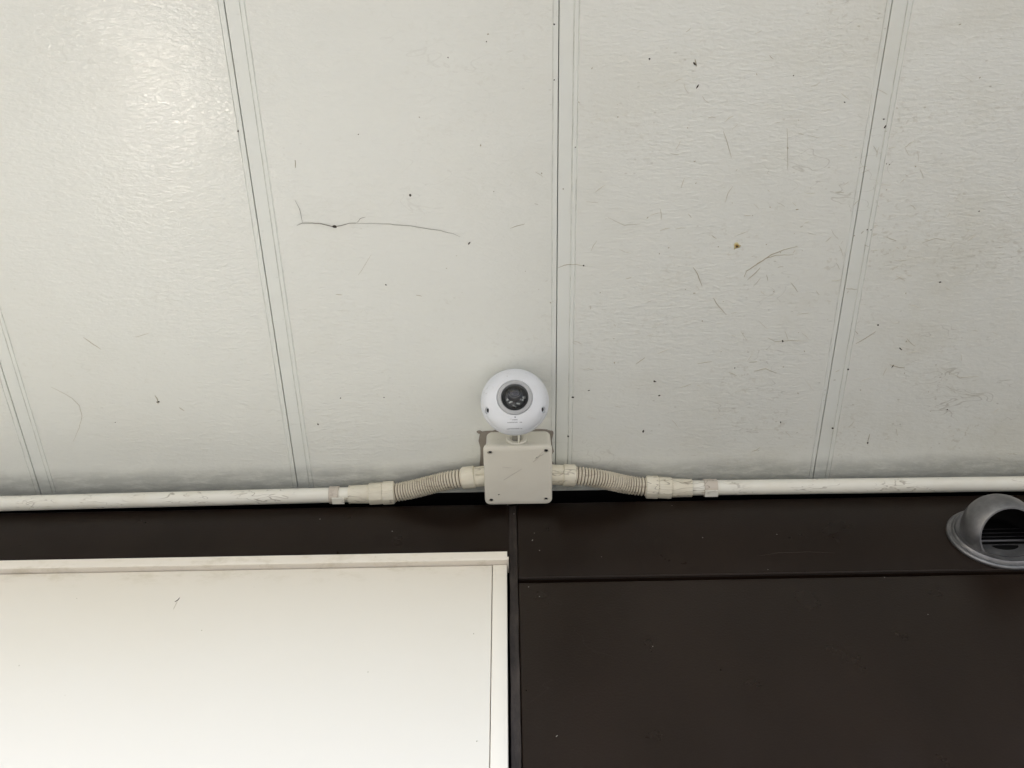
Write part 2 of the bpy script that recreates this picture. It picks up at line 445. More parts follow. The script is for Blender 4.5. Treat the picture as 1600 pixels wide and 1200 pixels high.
# rolled lip along the bottom edge of the upper right panel
bm = bmesh.new(); tube(bm, [(0.0042, YW-0.0006, 2.5905), (3.2, YW-0.0006, 2.5905)], 0.0016, 8)
obj('panel_lip', bm, M['dark'], wall, smooth=True, angle=60)
# uneven sealant strip in the vertical joint
bm = bmesh.new(); L = []
for i in range(150):
    z_ = 2.7545 - i*0.0062
    j = [mnoise.noise(Vector((3.1*q, z_*28, q+.5))) for q in range(6)]
    xa = -0.0080 + 0.0008*j[0]; xb = 0.0030 + 0.0007*j[1]
    L.append([(xa, YW+0.008, z_), (xa, YW+0.0004+0.0006*j[2], z_), (xa*0.6+xb*0.4, YW+0.0022+0.0012*j[3], z_), (xa*0.25+xb*0.75, YW+0.0016+0.0010*j[4], z_), (xb, YW-0.0002+0.0006*j[5], z_), (xb, YW+0.008, z_)])
stack(bm, L)
obj('joint_sealant', bm, M['joint'], wall, smooth=True, angle=60)
slab('joint_sealant', -0.0066, 0.0030, 0.0, 2.7545-150*0.0062+0.006, YW+0.001, 0.008, M['joint'])
slab('wall_backing', -3.0, 3.2, 0.0, 2.805, YW+0.034, 0.05, M['void'], 0.0)
for xa in (-3.0, 3.18): slab('wall_end', xa, xa+0.02, 0.0, 2.79, YW+0.021, 0.012, M['dark'], 0.0)

# ------------------------------------------------------------------ cream board
board = tag(empty('cream_board', (-0.93, YW, 0)), 'large cream white board with a thin frame set in the dark wall, lower left', 'board')
BY = YW - 0.004
bm = bmesh.new(); box(bm, (-1.84, BY, 0.05), (-0.0312, BY+0.02, 2.6145), 0.0010, 2)
obj('board_face', bm, M['board'], board, smooth=True, angle=50)
bm = bmesh.new(); box(bm, (-0.0304, BY-0.0006, 0.05), (-0.0112, BY+0.022, 2.6150), 0.0012, 2)
obj('side_strip', bm, M['board'], board, smooth=True, angle=50)
bm = bmesh.new(); box(bm, (-1.86, BY-0.0006, 0.05), (-1.8408, BY+0.022, 2.6150), 0.0012, 2)
obj('side_strip', bm, M['board'], board, smooth=True, angle=50)
# head trim: a drip profile, upper band proud, lower band turned back
bm = bmesh.new()
pr = [(BY+0.018, 2.6320), (BY-0.0072, 2.6335), (BY-0.0090, 2.6320), (BY-0.0090, 2.6168), (BY-0.0082, 2.6156), (BY-0.0060, 2.6156), (BY-0.0050, 2.6164), (BY+0.018, 2.6160)]
A = [(-1.866, a, b_) for a, b_ in pr]; B = [(-0.0108, a, b_) for a, b_ in pr]
stack(bm, [A, B])
obj('head_trim', bm, M['board'], board, smooth=True, angle=25)
bm = bmesh.new()
pr2 = [(BY+0.014, 2.6205), (BY-0.0098, 2.6200), (BY-0.0102, 2.6180), (BY-0.0090, 2.6152), (BY+0.014, 2.6150)]
stack(bm, [[(-0.0106, a, b_) for a, b_ in pr2], [(-0.0088, a, b_) for a, b_ in pr2]])
obj('trim_end', bm, M['board'], board, smooth=True, angle=30)

# ------------------------------------------------------------------ junction box
LZ = ZC - 0.050
bx = tag(empty('junction_box', (0.006, 0.796, ZC)), 'square beige junction box with four corner screws below the dome camera', 'junction box')
bm = bmesh.new()
def rr(x0, x1, y0, y1, r, z_): return [(a, b_, z_) for a, b_ in rounded_rect(x0, x1, y0, y1, r)]
bx0, bx1, by0, by1 = -0.0392, 0.0550, 0.7510, 0.8440
stack(bm, [rr(bx0+.0004, bx1-.0004, by0+.001, by1, 0.009, ZC-0.0004), rr(bx0, bx1, by0, by1, 0.009, ZC-0.0425)])
obj('box_body', bm, M['box'], bx, smooth=True, angle=40)
bm = bmesh.new()
lx0, lx1, ly0, ly1 = -0.0425, 0.0555, 0.7458, 0.8475
def lidl(ins, z_): return rr(lx0+ins, lx1-ins, ly0+ins, ly1-ins, 0.0085-ins, z_)
stack(bm, [lidl(0.0012, ZC-0.0400), lidl(0.0002, ZC-0.0412), lidl(0, ZC-0.0425), lidl(0, LZ+0.0022), lidl(0.0006, LZ+0.0008), lidl(0.0020, LZ)])
lid = obj('box_lid', bm, M['box'], bx, smooth=True, angle=32)
cutb = bmesh.new(); holes = []
for cx, cy, rx, ry in ((lx0+.0095, ly0+.0098, .0038, .0026), (lx1-.0090, ly0+.0086, .0037, .0029), (lx0+.0090, ly1-.0085, .0034, .0030), (lx1-.0090, ly1-.0092, .0038, .0025)):
    mx = Matrix.Translation((cx, cy, LZ-0.003)) @ Matrix.Diagonal((rx, ry, 1, 1))
    lathe(cutb, [(0, 0), (1, 0), (1, 0.0062), (0, 0.0062)], mx, 20); holes.append((cx, cy, rx, ry))
for cx, cy, rr_ in ((lx1-.0215, ly0+.0200, .0018), (lx0+.0205, ly1-.0180, .0018)):
    lathe(cutb, [(0, 0), (1, 0), (1, 0.0062), (0, 0.0062)], Matrix.Translation((cx, cy, LZ-0.003)) @ Matrix.Diagonal((rr_, rr_*.8, 1, 1)), 14)
    b2 = bmesh.new(); lathe(b2, [(0, 0), (rr_*.95, 0), (rr_*.95, .001), (0, .001)], Matrix.Translation((cx, cy, LZ+0.0021)), 14); obj('hole_plug', b2, M['black'], bx)
cut(lid, cutb)
for cx, cy, rx, ry in holes:
    b2 = bmesh.new(); mx = Matrix.Translation((cx+0.0003, cy, LZ+0.0018))
    lathe(b2, [(0, 0), (ry*.8, 0), (ry*.9, .0004), (ry*.9, .0013), (0, .0013)], mx, 18)
    obj('screw', b2, M['black'], bx, smooth=True, angle=40)
# smear of old sealant behind the box
bm = bmesh.new(); pts = []
base = rounded_rect(-0.0500, 0.0580, 0.7490, 0.8480, 0.008, 14)
base = [p_ for a_, b_ in zip(base, base[1:]+base[:1]) for p_ in [(a_[0]+(b_[0]-a_[0])*k/8, a_[1]+(b_[1]-a_[1])*k/8) for k in range(8)]]
for i, (a, b_) in enumerate(base):
    k = mnoise.noise(Vector((a*110, b_*110, 0.3)))*0.0050 + mnoise.noise(Vector((a*400, b_*400, 2.3)))*0.0016
    c = Vector((a-0.003, b_-0.798)).normalized(); pts.append((a + c.x*k, b_ + c.y*k))
stack(bm, [[(a, b_, ZC-0.0002) for a, b_ in pts], [(a, b_, ZC-0.0016) for a, b_ in pts]])
obj('sealant_smear', bm, M['glue'], bx, smooth=True, angle=40)
for (cx, cy, s_) in ((-0.0565, 0.835, .006), (-0.062, 0.826, .004), (-0.049, 0.752, .004)):
    bm = bmesh.new()
    ring = [(cx + s_*math.cos(t)*(1+.35*mnoise.noise(Vector((cx*99, t, 1)))), cy + .7*s_*math.sin(t)) for t in [k*math.pi/6 for k in range(12)]]
    stack(bm, [[(a, b_, ZC-0.0001) for a, b_ in ring], [(cx+(a-cx)*.7, cy+(b_-cy)*.7, ZC-0.0024) for a, b_ in ring]])
    obj('sealant_blob', bm, M['glue'], bx, smooth=True)

# ------------------------------------------------------------------ conduit runs
Y_P = 0.843
def pipe(label, a, b_):
    a, b_ = Vector(a), Vector(b_); mx = axis_mat(a, b_-a); Ln = (b_-a).length
    bm = bmesh.new(); n = 60
    lathe(bm, [(0.0095, 0.0002), (0.0108, 0), (0.0112, 0.0004)] + [(0.0112, Ln*k/n) for k in range(1, n)] + [(0.0112, Ln), (0.0095, Ln)], mx, 32)
    o = obj('conduit_pipe', bm, M['pipe'], smooth=True, angle=50)
    return tag(o, label, 'pipe', 'conduit pipes')
PL0, PL1 = Vector((-1.9, Y_P, 2.7475)), Vector((-0.2440, Y_P, 2.7702))
PR0, PR1 = Vector((0.2600, Y_P, 2.7716)), Vector((2.6, Y_P, 2.7505))
pipe('straight white conduit pipe along the wall top above the cream board', PL0, PL1)
pipe('straight white conduit pipe along the wall top above the round vent', PR0, PR1)

def clamp(label, cx, P0, P1, w, foot):
    d = (P1-P0).normalized(); t = (cx-P0.x)/d.x; c = P0 + d*t
    root = tag(empty('pipe_clamp', c), label, 'pipe clamp', 'pipe clamps')
    bm = bmesh.new(); mx = axis_mat(c - d*w/2, d)
    lathe(bm, [(0.0113, 0), (0.0128, 0), (0.0133, 0.0006), (0.0129, 0.0022), (0.0129, w-0.0022), (0.0133, w-0.0006), (0.0128, w), (0.0113, w)], mx, 32)
    obj('band', bm, M['clamp'], root, smooth=True, angle=40)
    bm = bmesh.new()
    box(bm, (cx-w/2+foot*0.6, Y_P-0.005, c.z-0.0146), (cx+w/2+foot, Y_P+0.0065, c.z-0.0130), 0.0004, 1)
    obj('foot', bm, M['pipe'], root)
    return root
clamp('scuffed saddle clamp gripping the left pipe beside its coupler', -0.2665, PL0, PL1, 0.0145, 0.009)
clamp('scuffed saddle clamp gripping the right pipe beside its coupler', 0.2915, PR0, PR1, 0.0195, 0.0)

def gadget(bm, a, b_, prof, n=32, ribs=0, rib_h=0.0):
    """lathe between a and b; prof in (radius, fraction)"""
    a, b_ = Vector(a), Vector(b_); mx = axis_mat(a, b_-a); Ln = (b_-a).length
    fn = (lambda t, h: 1 + rib_h*(1 if math.cos(ribs*t) > 0.72 else 0)) if ribs else None
    lathe(bm, [(r_, h*Ln) for r_, h in prof], mx, n, fn)
def flex(label, side, box_pt, start, end, sleeve_a, sleeve_b, nut_w):
    """box connector, corrugated tube, nut and sleeve of one flexible run"""
    s = Vector(start); e = Vector(end); bpt = Vector(box_pt)
    root = tag(empty('flexible_conduit', (s+e)/2), label, 'flexible conduit', 'flexible conduits')
    dx = 1 if side == 'R' else -1
    # corrugated tube, an S-curve
    d0 = Vector((dx, 0.10, -0.02)).normalized(); d1 = Vector((dx, 0.12, 0.02)).normalized(); Lc = (e-s).length*0.42
    p = [s, s+d0*Lc, e-d1*Lc, e]
    def bez(t): return p[0]*(1-t)**3 + p[1]*3*t*(1-t)**2 + p[2]*3*t*t*(1-t) + p[3]*t**3
    nr = 27; per = 8; pts = []; rad = []
    for i in range(nr*per+1):
        t = i/(nr*per); q = bez(t) + Vector((0, 0.0006, 0.0006))*math.sin(t*9+dx)
        ph = (i % per)/per; w_ = 0.5-0.5*math.cos(2*math.pi*ph); w_ = w_**0.7
        pts.append(q); rad.append(0.0106 + 0.0036*w_ + 0.00015*math.sin(i*.37))
    bm = bmesh.new(); tube(bm, pts, rad, 32); bm.faces.ensure_lookup_table()
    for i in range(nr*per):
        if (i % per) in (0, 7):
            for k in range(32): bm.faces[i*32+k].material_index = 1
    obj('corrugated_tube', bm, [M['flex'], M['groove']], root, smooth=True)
    # connector at the box: flange, body, nut ring
    bm = bmesh.new()
    mid = bpt.lerp(s, 0.52)
    gadget(bm, bpt, mid, [(0.0, 0.0), (0.0150, 0.0), (0.0150, 0.90), (0.0142, 1.0), (0.0, 1.0)], 40)
    box(bm, (min(bpt.x, mid.x)+0.001, bpt.y-0.0120, bpt.z-0.0118), (max(bpt.x, mid.x)-0.001, bpt.y-0.0040, bpt.z-0.0098), 0.0006, 1)
    obj('box_connector', bm, M['coupler'], root, smooth=True, angle=35)
    bm = bmesh.new()
    s2 = s + (s-bpt).normalized()*0.002
    gadget(bm, mid, s2, [(0.0, 0.0), (0.0150, 0.0), (0.0162, 0.08), (0.0162, 0.90), (0.0150, 1.0), (0.0, 1.0)], 72, 12, 0.02)
    obj('lock_ring', bm, M['coupler'], root, smooth=True, angle=35)
    # nut at the far end
    n0 = e - Vector((dx*0.002, 0, 0)); n1 = e + (Vector(sleeve_a)-e).normalized()*nut_w
    bm = bmesh.new()
    gadget(bm, n0, n0.lerp(n1, 0.52), [(0.0, 0.0), (0.0155, 0.0), (0.0168, 0.06), (0.0168, 0.95), (0.0160, 1.0), (0.0, 1.0)], 96, 8, 0.03)
    obj('coupling_nut', bm, M['coupler'], root, smooth=True, angle=30)
    bm = bmesh.new()
    gadget(bm, n0.lerp(n1, 0.53), Vector(sleeve_a), [(0.0, 0.0), (0.0152, 0.0), (0.0157, 0.06), (0.0157, 0.94), (0.0150, 1.0), (0.0, 1.0)], 96, 8, 0.035)
    obj('coupling_ring', bm, M['coupler'], root, smooth=True, angle=30)
    bm = bmesh.new()
    gadget(bm, sleeve_a, sleeve_b, [(0.0, 0.0), (0.0136, 0.0), (0.0140, 0.04), (0.0134, 0.92), (0.0137, 0.95), (0.0137, 1.0), (0.0114, 1.0)], 40)
    obj('sleeve', bm, M['coupler'], root, smooth=True, angle=35)
    return root
flex('ribbed flexible conduit between the left straight pipe and the junction box', 'L',
     (-0.0385, 0.8105, 2.7665), (-0.0735, 0.8145, 2.7665), (-0.1795, Y_P-0.001, 2.7722),
     (-0.2150, Y_P, 2.7710), (-0.2450, Y_P, 2.7703), 0.032)
flex('ribbed flexible conduit between the junction box and the right straight pipe', 'R',
     (0.0545, 0.8115, 2.7675), (0.0885, 0.8140, 2.7675), (0.1985, Y_P-0.001, 2.7750),
     (0.2345, Y_P, 2.7725), (0.2640, Y_P, 2.7717), 0.033)

# ------------------------------------------------------------------ dome camera
CC = Vector((0.0034, 0.6670, HC+1.1390))
tilt = R(45)
nrm = Vector((0, -math.cos(tilt), -math.sin(tilt)))
vup = Vector((0, -math.sin(tilt), math.cos(tilt)))
MX = axis_mat(CC, nrm, vup)          # local x = up on the dial, local z = outwards
dc = tag(empty('dome_camera', CC), 'round white dome security camera mounted on the junction box', 'security camera')
bm = bmesh.new()
lathe(bm, [(0, -0.0210), (0.036, -0.0210), (0.0430, -0.0196), (0.0460, -0.0168), (0.0470, -0.0130), (0.0470, -0.0072), (0.0462, -0.0052), (0.0, -0.0052)], MX, 64)
obj('mounting_base', bm, M['camwhite'], dc, smooth=True, angle=40)
def cover_h(r_):
    t = min(1, r_/0.0456); return 0.0205*(1-t**3.0)**0.60 - 0.0050
bm = bmesh.new()
rs = [0.0456*math.sin(R(90*k/22)) for k in range(22, -1, -1)]
pf = [(0.0450, -0.0056), (0.0456, -0.0050)] + [(r_, cover_h(r_)) for r_ in rs[1:] if r_ > 0.0252] + [(0.0250, cover_h(0.023)-0.0002), (0.0240, cover_h(0.022)-0.0012), (0.0225, cover_h(0.022)-0.0060), (0.0, cover_h(0.022)-0.0060)]
lathe(bm, pf, MX, 96)
cover = obj('cover', bm, M['camwhite'], dc, smooth=True, angle=35)
H0 = cover_h(0.022)
bm = bmesh.new()
lathe(bm, [(0.0238, H0-0.003), (0.0238, H0-0.0002), (0.0230, H0+0.0006), (0.0190, H0+0.0014), (0.0180, H0+0.0006), (0.0178, H0-0.004)], MX, 72)
obj('trim_ring', bm, M['camgrey'], dc, smooth=True, angle=50)
bm = bmesh.new()
RG = 0.0192
pg = [(0.0179*math.cos(R(a)), H0-0.0022 + 0.0165*math.sin(R(a))) for a in range(0, 90, 6)] + [(0, H0-0.0022+0.0165)]
lathe(bm, pg, MX, 64)
obj('glass_dome', bm, M['glass'], dc, smooth=True)
# inside: gimbal and lens looking up
def loc(u, v, h): return MX @ Vector((v, u, h))     # u = right on the dial, v = up
bm = bmesh.new(); lathe(bm, [(0.0176, H0-0.0058), (0.0174, H0-0.0035), (0.0150, H0-0.0040), (0.0, H0-0.0052)], MX, 40)
obj('inner_tray', bm, M['module'], dc, smooth=True, angle=40)
gm = axis_mat(loc(0.0, 0.0035, H0-0.0035), (nrm*0.86 + vup*0.35))
bm = bmesh.new(); lathe(bm, [(0.0100, -0.001), (0.0100, 0.0050), (0.0092, 0.0060), (0.0080, 0.0062), (0.0076, 0.0056), (0.0, 0.0056)], gm, 40)
obj('lens_barrel', bm, M['black'], dc, smooth=True, angle=40)
bm = bmesh.new(); lathe(bm, [(0.0072, 0.0057), (0.0055, 0.0072), (0.0030, 0.0080), (0, 0.0083)], gm, 32)
obj('lens', bm, M['lens'], dc, smooth=True)
bm = bmesh.new()
for k, rr_ in enumerate((0.0086, 0.0062)):
    lathe(bm, [(rr_, 0.0060+.0008*k), (rr_-0.0002, 0.0066+.0008*k), (rr_-0.0006, 0.0066+.0008*k), (rr_-0.0008, 0.0060+.0008*k)], gm, 40)
obj('lens_ring', bm, M['module'], dc, smooth=True)
bm = bmesh.new()
for (u, v, s_, h_, an) in ((-0.0128, 0.000, .0026, .0030, 20), (-0.0108, -0.0035, .0020, .0020, 0), (0.0055, -0.0062, .0034, .0018, 25), (-0.0045, -0.0085, .0030, .0016, -15), (0.0005, -0.0118, .0036, .0010, -30), (0.0100, -0.0030, .0018, .0022, 40), (-0.0070, -0.0020, .0016, .0024, -40)):
    mx = Matrix.Translation(loc(u, v, H0-0.0025)) @ MX.to_3x3().to_4x4() @ Matrix.Rotation(R(an), 4, 'Z')
    bmesh.ops.create_cube(bm, size=1, matrix=mx @ Matrix.Diagonal((h_, s_*1.5, 0.0045, 1)))
obj('gimbal_bracket', bm, M['modulelight'], dc)
# screws on the cover
for u, v in ((-0.0392, -0.0155), (0.0386, -0.0155)):
    rr0 = math.hypot(u, v); h = cover_h(rr0); sl_ = (cover_h(rr0+.001)-cover_h(rr0-.001))/.002
    nl = Vector((-sl_*v/rr0, -sl_*u/rr0, 1)).normalized(); nw = (MX.to_3x3() @ nl)
    c = loc(u, v, h)
    bm = bmesh.new(); lathe(bm, [(0, -0.0035), (1, -0.0035), (1, 0.004), (0, 0.004)], axis_mat(c, nw) @ Matrix.Diagonal((0.0040, 0.0050, 1, 1)), 24)
    cut(cover, bm)
    bm = bmesh.new(); lathe(bm, [(0, -0.0024), (0.0024, -0.0024), (0.0029, -0.0027), (0.0029, -0.0034), (0, -0.0034)], axis_mat(c, nw), 20)
    obj('screw', bm, M['black'], dc, smooth=True, angle=40)
# faint printed lines on the cover (as small as in the photograph, unreadable there)
bm = bmesh.new()
def ink(u, v, w_, h_):
    r0 = math.hypot(u, v); hh = cover_h(r0) + 0.00012
    q = []
    for a, b_ in ((-1, -1), (1, -1), (1, 1), (-1, 1)):
        uu, vv = u+a*w_/2, v+b_*h_/2; q.append(loc(uu, vv, cover_h(math.hypot(uu, vv)) + 0.00012))
    vs_ = [bm.verts.new(p_) for p_ in q]; bm.faces.new(vs_)
ink(0.0, -0.0272, 0.0018, 0.0018)
rnd = random.Random(3)
def line(u0, u1, v, gap_at=(), h_=0.0013):
    u = u0
    while u < u1:
        if not any(a < u < b_ for a, b_ in gap_at):
            ink(u+0.0004, v + rnd.uniform(-.0001, .0001), 0.00085, h_*rnd.uniform(.55, 1.0))
            if rnd.random() < .6: ink(u+0.0004, v+h_*.45, 0.0010, 0.00022)
        u += 0.00125
line(-0.0030, 0.0042, -0.0306)
line(-0.0092, 0.0100, -0.0338, ((-0.0055, -0.0032),))
line(-0.0092, 0.0115, -0.0412, ((-0.0075, -0.0058),), 0.0012)
obj('printed_text', bm, M['ink'], dc)
# threaded mounting tube and nut on the box side
bm = bmesh.new(); tube(bm, [(0.0052, 0.7512, 2.7625), (0.0052, 0.7400, 2.7605), (0.0052, 0.7250, 2.7575), (0.0052, 0.7080, 2.7530), (0.0052, 0.6920, 2.7480)], [0.0068, 0.0068, 0.0068, 0.0068, 0.0068], 24)
obj('mounting_tube', bm, M['steel'], dc, smooth=True, angle=40)
bm = bmesh.new(); lathe(bm, [(0.0070, 0), (0.0140, 0), (0.0152, 0.0012), (0.0152, 0.0052), (0.0140, 0.0066), (0.0100, 0.0072), (0.0088, 0.0060), (0.0070, 0.0060)], axis_mat((0.0052, 0.7508, 2.7640), (0, -1, 0)), 40)
obj('mounting_nut', bm, M['box'], dc, smooth=True, angle=40)
bm = bmesh.new(); tube(bm, [(0.0080, 0.7445, 2.7520), (0.0084, 0.7350, 2.7500), (0.0078, 0.7200, 2.7490), (0.0060, 0.7000, 2.7470)], 0.0018, 10)
obj('cable', bm, M['pipe'], dc, smooth=True)

# ------------------------------------------------------------------ vent hood
VC = Vector((0.6675, YW, 2.6535))
vt = tag(empty('vent_hood', VC), 'grey metal round vent hood on the dark wall below the right pipe', 'vent')
mxv = axis_mat(VC, (0, -1, 0))
bm = bmesh.new()
lathe(bm, [(0.0, 0.0), (0.0640, 0.0), (0.0650, 0.0012), (0.0650, 0.0040), (0.0640, 0.0054), (0.0616, 0.0060), (0.0600, 0.0052), (0.0588, 0.0056), (0.0580, 0.0084), (0.0566, 0.0096), (0.0554, 0.0094), (0.0544, 0.0080), (0.0530, 0.0078),
           (0.0500, 0.0078), (0.0460, 0.0078), (0.0460, 0.0030), (0.0, 0.0030)], mxv, 96)
fl = obj('flange', bm, [M['cast'], M['castdark']], vt, smooth=True, angle=50)
for f_ in fl.data.polygons:
    c_ = f_.center - VC
    if math.hypot(c_.x, c_.z) < 0.0470 and c_.z > -0.030: f_.material_index = 1
HD = 0.0185; HR = 0.0490
hc = VC + Vector((0, -HD, 0))
ax = Vector((0, -math.cos(R(70)), -math.sin(R(70))))
ax_cut = 0.0280
bm = bmesh.new()
# thick spherical shell on a short neck, cut by the opening plane
def shell(Rr, bmx):
    bmesh.ops.create_uvsphere(bmx, u_segments=96, v_segments=64, radius=Rr, matrix=Matrix.Translation(hc))
shell(HR, bm)
hood = obj('hood_shell', bm, M['cast'], vt, smooth=True)
cb = bmesh.new(); shell(HR-0.0018, cb); cut(hood, cb)
cb = bmesh.new(); mxo = axis_mat(hc + ax*ax_cut, ax); lathe(cb, [(0, 0), (0.09, 0), (0.09, 0.06), (0, 0.06)], mxo, 64); cut(hood, cb)
cb = bmesh.new(); box(cb, (VC.x-.1, YW-0.0070, VC.z-.1), (VC.x+.1, YW+0.1, VC.z+.1)); cut(hood, cb)
hood.data.materials.append(M['castdark'])
for f_ in hood.data.polygons:
    f_.use_smooth = True
    if (f_.center - hc).length < HR-0.0012: f_.material_index = 1
bpy.context.view_layer.update()
bmh = bmesh.new(); bmh.from_mesh(hood.data)
for e in bmh.edges: e.smooth = not (len(e.link_faces) == 2 and e.calc_face_angle(0) > R(35))
bmh.to_mesh(hood.data); bmh.free()
# grille inside
bm = bmesh.new(); lathe(bm, [(0.0, 0.0031), (0.0458, 0.0031), (0.0458, 0.0034), (0.0, 0.0034)], mxv, 48)
obj('duct_opening', bm, M['castdark'], vt)
for i, z_ in enumerate((-0.0112, -0.0010, 0.0092, 0.0194, 0.0296)):
    hw = math.sqrt(0.0455**2 - z_**2) - 0.0005
    bm = bmesh.new()
    h_ = (0.0011, 0.0004, 0.0003, 0.0003, 0.0003)[i]
    box(bm, (-hw, -0.0012, -h_), (hw, 0.0012, h_), 0.0002, 1)
    bmesh.ops.transform(bm, matrix=Matrix.Translation(VC + Vector((0, -0.0078 + 0.0014*i, z_))) @ Matrix.Rotation(R(25), 4, 'X'), verts=bm.verts)
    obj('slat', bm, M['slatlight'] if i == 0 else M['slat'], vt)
# lower part of the grille plate with its drain slot
seg = [(0.0457*math.cos(R(a)), 0.0457*math.sin(R(a))) for a in range(206, 335, 4)]
bm = bmesh.new()
stack(bm, [[(VC.x+a, VC.y-0.0081, VC.z+b_) for a, b_ in seg], [(VC.x+a, VC.y-0.0090, VC.z+b_) for a, b_ in seg]])
gp = obj('grille_plate', bm, M['cast'], vt)
cb = bmesh.new()
sl_ = [(0.0185*math.cos(R(a)), -0.0222 + (0.0100 if math.sin(R(a)) < 0 else 0.0012)*math.sin(R(a))) for a in range(0, 360, 12)]
stack(cb, [[(VC.x+a, VC.y+0.01, VC.z+b_) for a, b_ in sl_], [(VC.x+a, VC.y-0.02, VC.z+b_) for a, b_ in sl_]]); cut(gp, cb)

# ------------------------------------------------------------------ small marks on the soffit and the walls
def cz(px, py, d=0.0):
    """point of the soffit seen at (px, py) of the 1600 x 1200 photograph"""
    v = fw + rt*((px-800)/1507) + up*((600-py)/1507); t = (ZC-d-HC)/v.z
    return Vector((v.x*t, v.y*t, ZC-d))
def cy(px, py, Y):
    v = fw + rt*((px-800)/1507) + up*((600-py)/1507); t = Y/v.y
    return Vector((v.x*t, Y, HC+v.z*t))
def speck(c, r_, mt, par, name='dirt_speck', nrm_=(0, 0, -1), seed=0, asp=1.0, h=0.0006):
    mx = axis_mat(c, nrm_); rd = random.Random(seed); a0 = rd.random()*6
    ring = []
    for k in range(9):
        a = 2*math.pi*k/9; q = r_*(0.65+0.6*rd.random()); p_ = Matrix.Rotation(a0, 3, 'Z') @ Vector((q*math.cos(a)*asp, q*math.sin(a), 0)); ring.append(p_)
    bm = bmesh.new(); stack(bm, [[mx @ p_ for p_ in ring], [mx @ (p_*0.55 + Vector((0, 0, h))) for p_ in ring]])
    return obj(name, bm, mt, par, smooth=True)
for i, (px, py, r_, asp) in enumerate([(641, 305, 2.3, 1), (372, 205, 1.5, 1), (497, 663, 1.8, 1), (1372, 508, 2.0, 1), (1325, 577, 2.0, 1), (1301, 669, 2.0, 1), (1356, 692, 1.8, 1.3), (1223, 533, 2.0, 1.5),
        (1005, 674, 2.2, 1.4), (1023, 596, 1.8, 1.8), (1030, 618, 1.6, 1.4), (912, 415, 1.5, 1), (895, 621, 2.0, 1.5), (888, 682, 1.9, 1.3), (1355, 359, 1.2, 1), (1361, 359, 1.2, 1), (603, 445, 1.3, 1.4), (1381, 186, 1.5, 1), (1383, 198, 1.5, 2),
        (733, 380, 1.6, 1.8), (1086, 100, 1.8, 2), (1090, 135, 1.4, 2.5), (1015, 92, 1.4, 1.4), (1407, 545, 1.3, 3), (1395, 572, 1.2, 3), (866, 38, 1.4, 1), (866, 125, 1.2, 1), (899, 230, 1.2, 1), (532, 622, 1.4, 1.2), (247, 628, 1.8, 2), (1469, 441, 1.4, 2), (1385, 256, 1.0, 1), (1390, 257, 1.0, 1),
        (1148, 575, 1.1, 1), (920, 610, 1.0, 2), (600, 621, 1.0, 1), (1220, 660, 1.2, 1.6), (1480, 640, 1.2, 1.4), (1530, 330, 1.1, 1.5), (560, 210, 1.0, 1), (700, 90, 1.0, 1), (760, 65, 1.0, 1), (180, 660, 1.1, 1), (1240, 118, 1.1, 1), (1320, 160, 1.1, 1.6)]):
    c = cz(px, py); speck(c, r_*0.00078, M['speck'], ceiling, seed=i, asp=asp)
speck(cz(1151, 384), 0.0050, M['rusthalo'], ceiling, 'rust_spot', seed=9, h=0.0001)
speck(cz(1151, 384, 0.0002), 0.0029, M['rust'], ceiling, 'rust_spot', seed=4, h=0.0004)
speck(cz(1151.5, 384.5, 0.0003), 0.0016, M['speck'], ceiling, 'screw_head', seed=5, h=0.0008)
def stroke(pts, r_, mt, par, name, d=0.0003, fn=cz, arg=None, taper=True):
    P = [fn(a, b_, d) if arg is None else fn(a, b_, arg) for a, b_ in pts]
    # refine with small wobble
    Q = []
    for a, b_ in zip(P, P[1:]):
        for k in range(4):
            q = a.lerp(b_, k/4); w_ = Vector((mnoise.noise(q*160), mnoise.noise(q*160+Vector((9, 9, 9))), 0))*0.0006
            if arg is not None: w_.z, w_.y = w_.y, 0
            Q.append(q+w_)
    Q.append(P[-1]); n = len(Q)
    rad = [r_*(0.35+0.65*math.sin(math.pi*min(1, max(0, (i+.5)/n)))) if taper else r_ for i in range(n)]
    bm = bmesh.new(); tube(bm, Q, rad, 5); return obj(name, bm, mt, par, smooth=True)
# the many small scuffs on the right-hand panels
rs2 = random.Random(21)
for i in range(150):
    px = rs2.triangular(700, 1600, 1350); py = rs2.triangular(20, 740, 420)
    if 745 < px < 905 and py > 560: continue
    a = rs2.gauss(0.1, 0.75); ln = rs2.uniform(4, 20)*(1.4 if rs2.random() < .12 else 1); cv = rs2.uniform(-.35, .35)
    pts = [(px, py), (px+ln*.5*math.cos(a), py+ln*.5*math.sin(a)), (px+ln*(.5*math.cos(a)+.5*math.cos(a+cv)), py+ln*(.5*math.sin(a)+.5*math.sin(a+cv)))]
    stroke(pts, rs2.uniform(.00018, .00045), M['scratch2'] if rs2.random() < .75 else M['scratch'], ceiling, 'scratch', 0.0001)
for i in range(70):
    px = rs2.triangular(520, 1600, 1350); py = rs2.triangular(20, 740, 450)
    if 745 < px < 905 and py > 560: continue
    speck(cz(px, py), rs2.uniform(.0004, .0009), M['scratch'], ceiling, 'dirt_speck', seed=300+i, asp=rs2.uniform(1, 2.2), h=0.0002)
th = tag(empty('cobweb', cz(600, 350)), 'thin dark cobweb thread across the soffit panel left of the camera', 'cobweb')
stroke([(464, 352), (472, 349), (488, 349), (503, 350), (514, 353), (522, 355), (532, 353), (545, 349), (556, 348.5)], 0.0005, M['web'], th, 'thread', 0.0010)
stroke([(545, 349), (575, 349), (610, 350.5), (640, 353), (665, 357), (690, 361), (706, 365), (719, 370)], 0.00028, M['web'], th, 'thread', 0.0010)
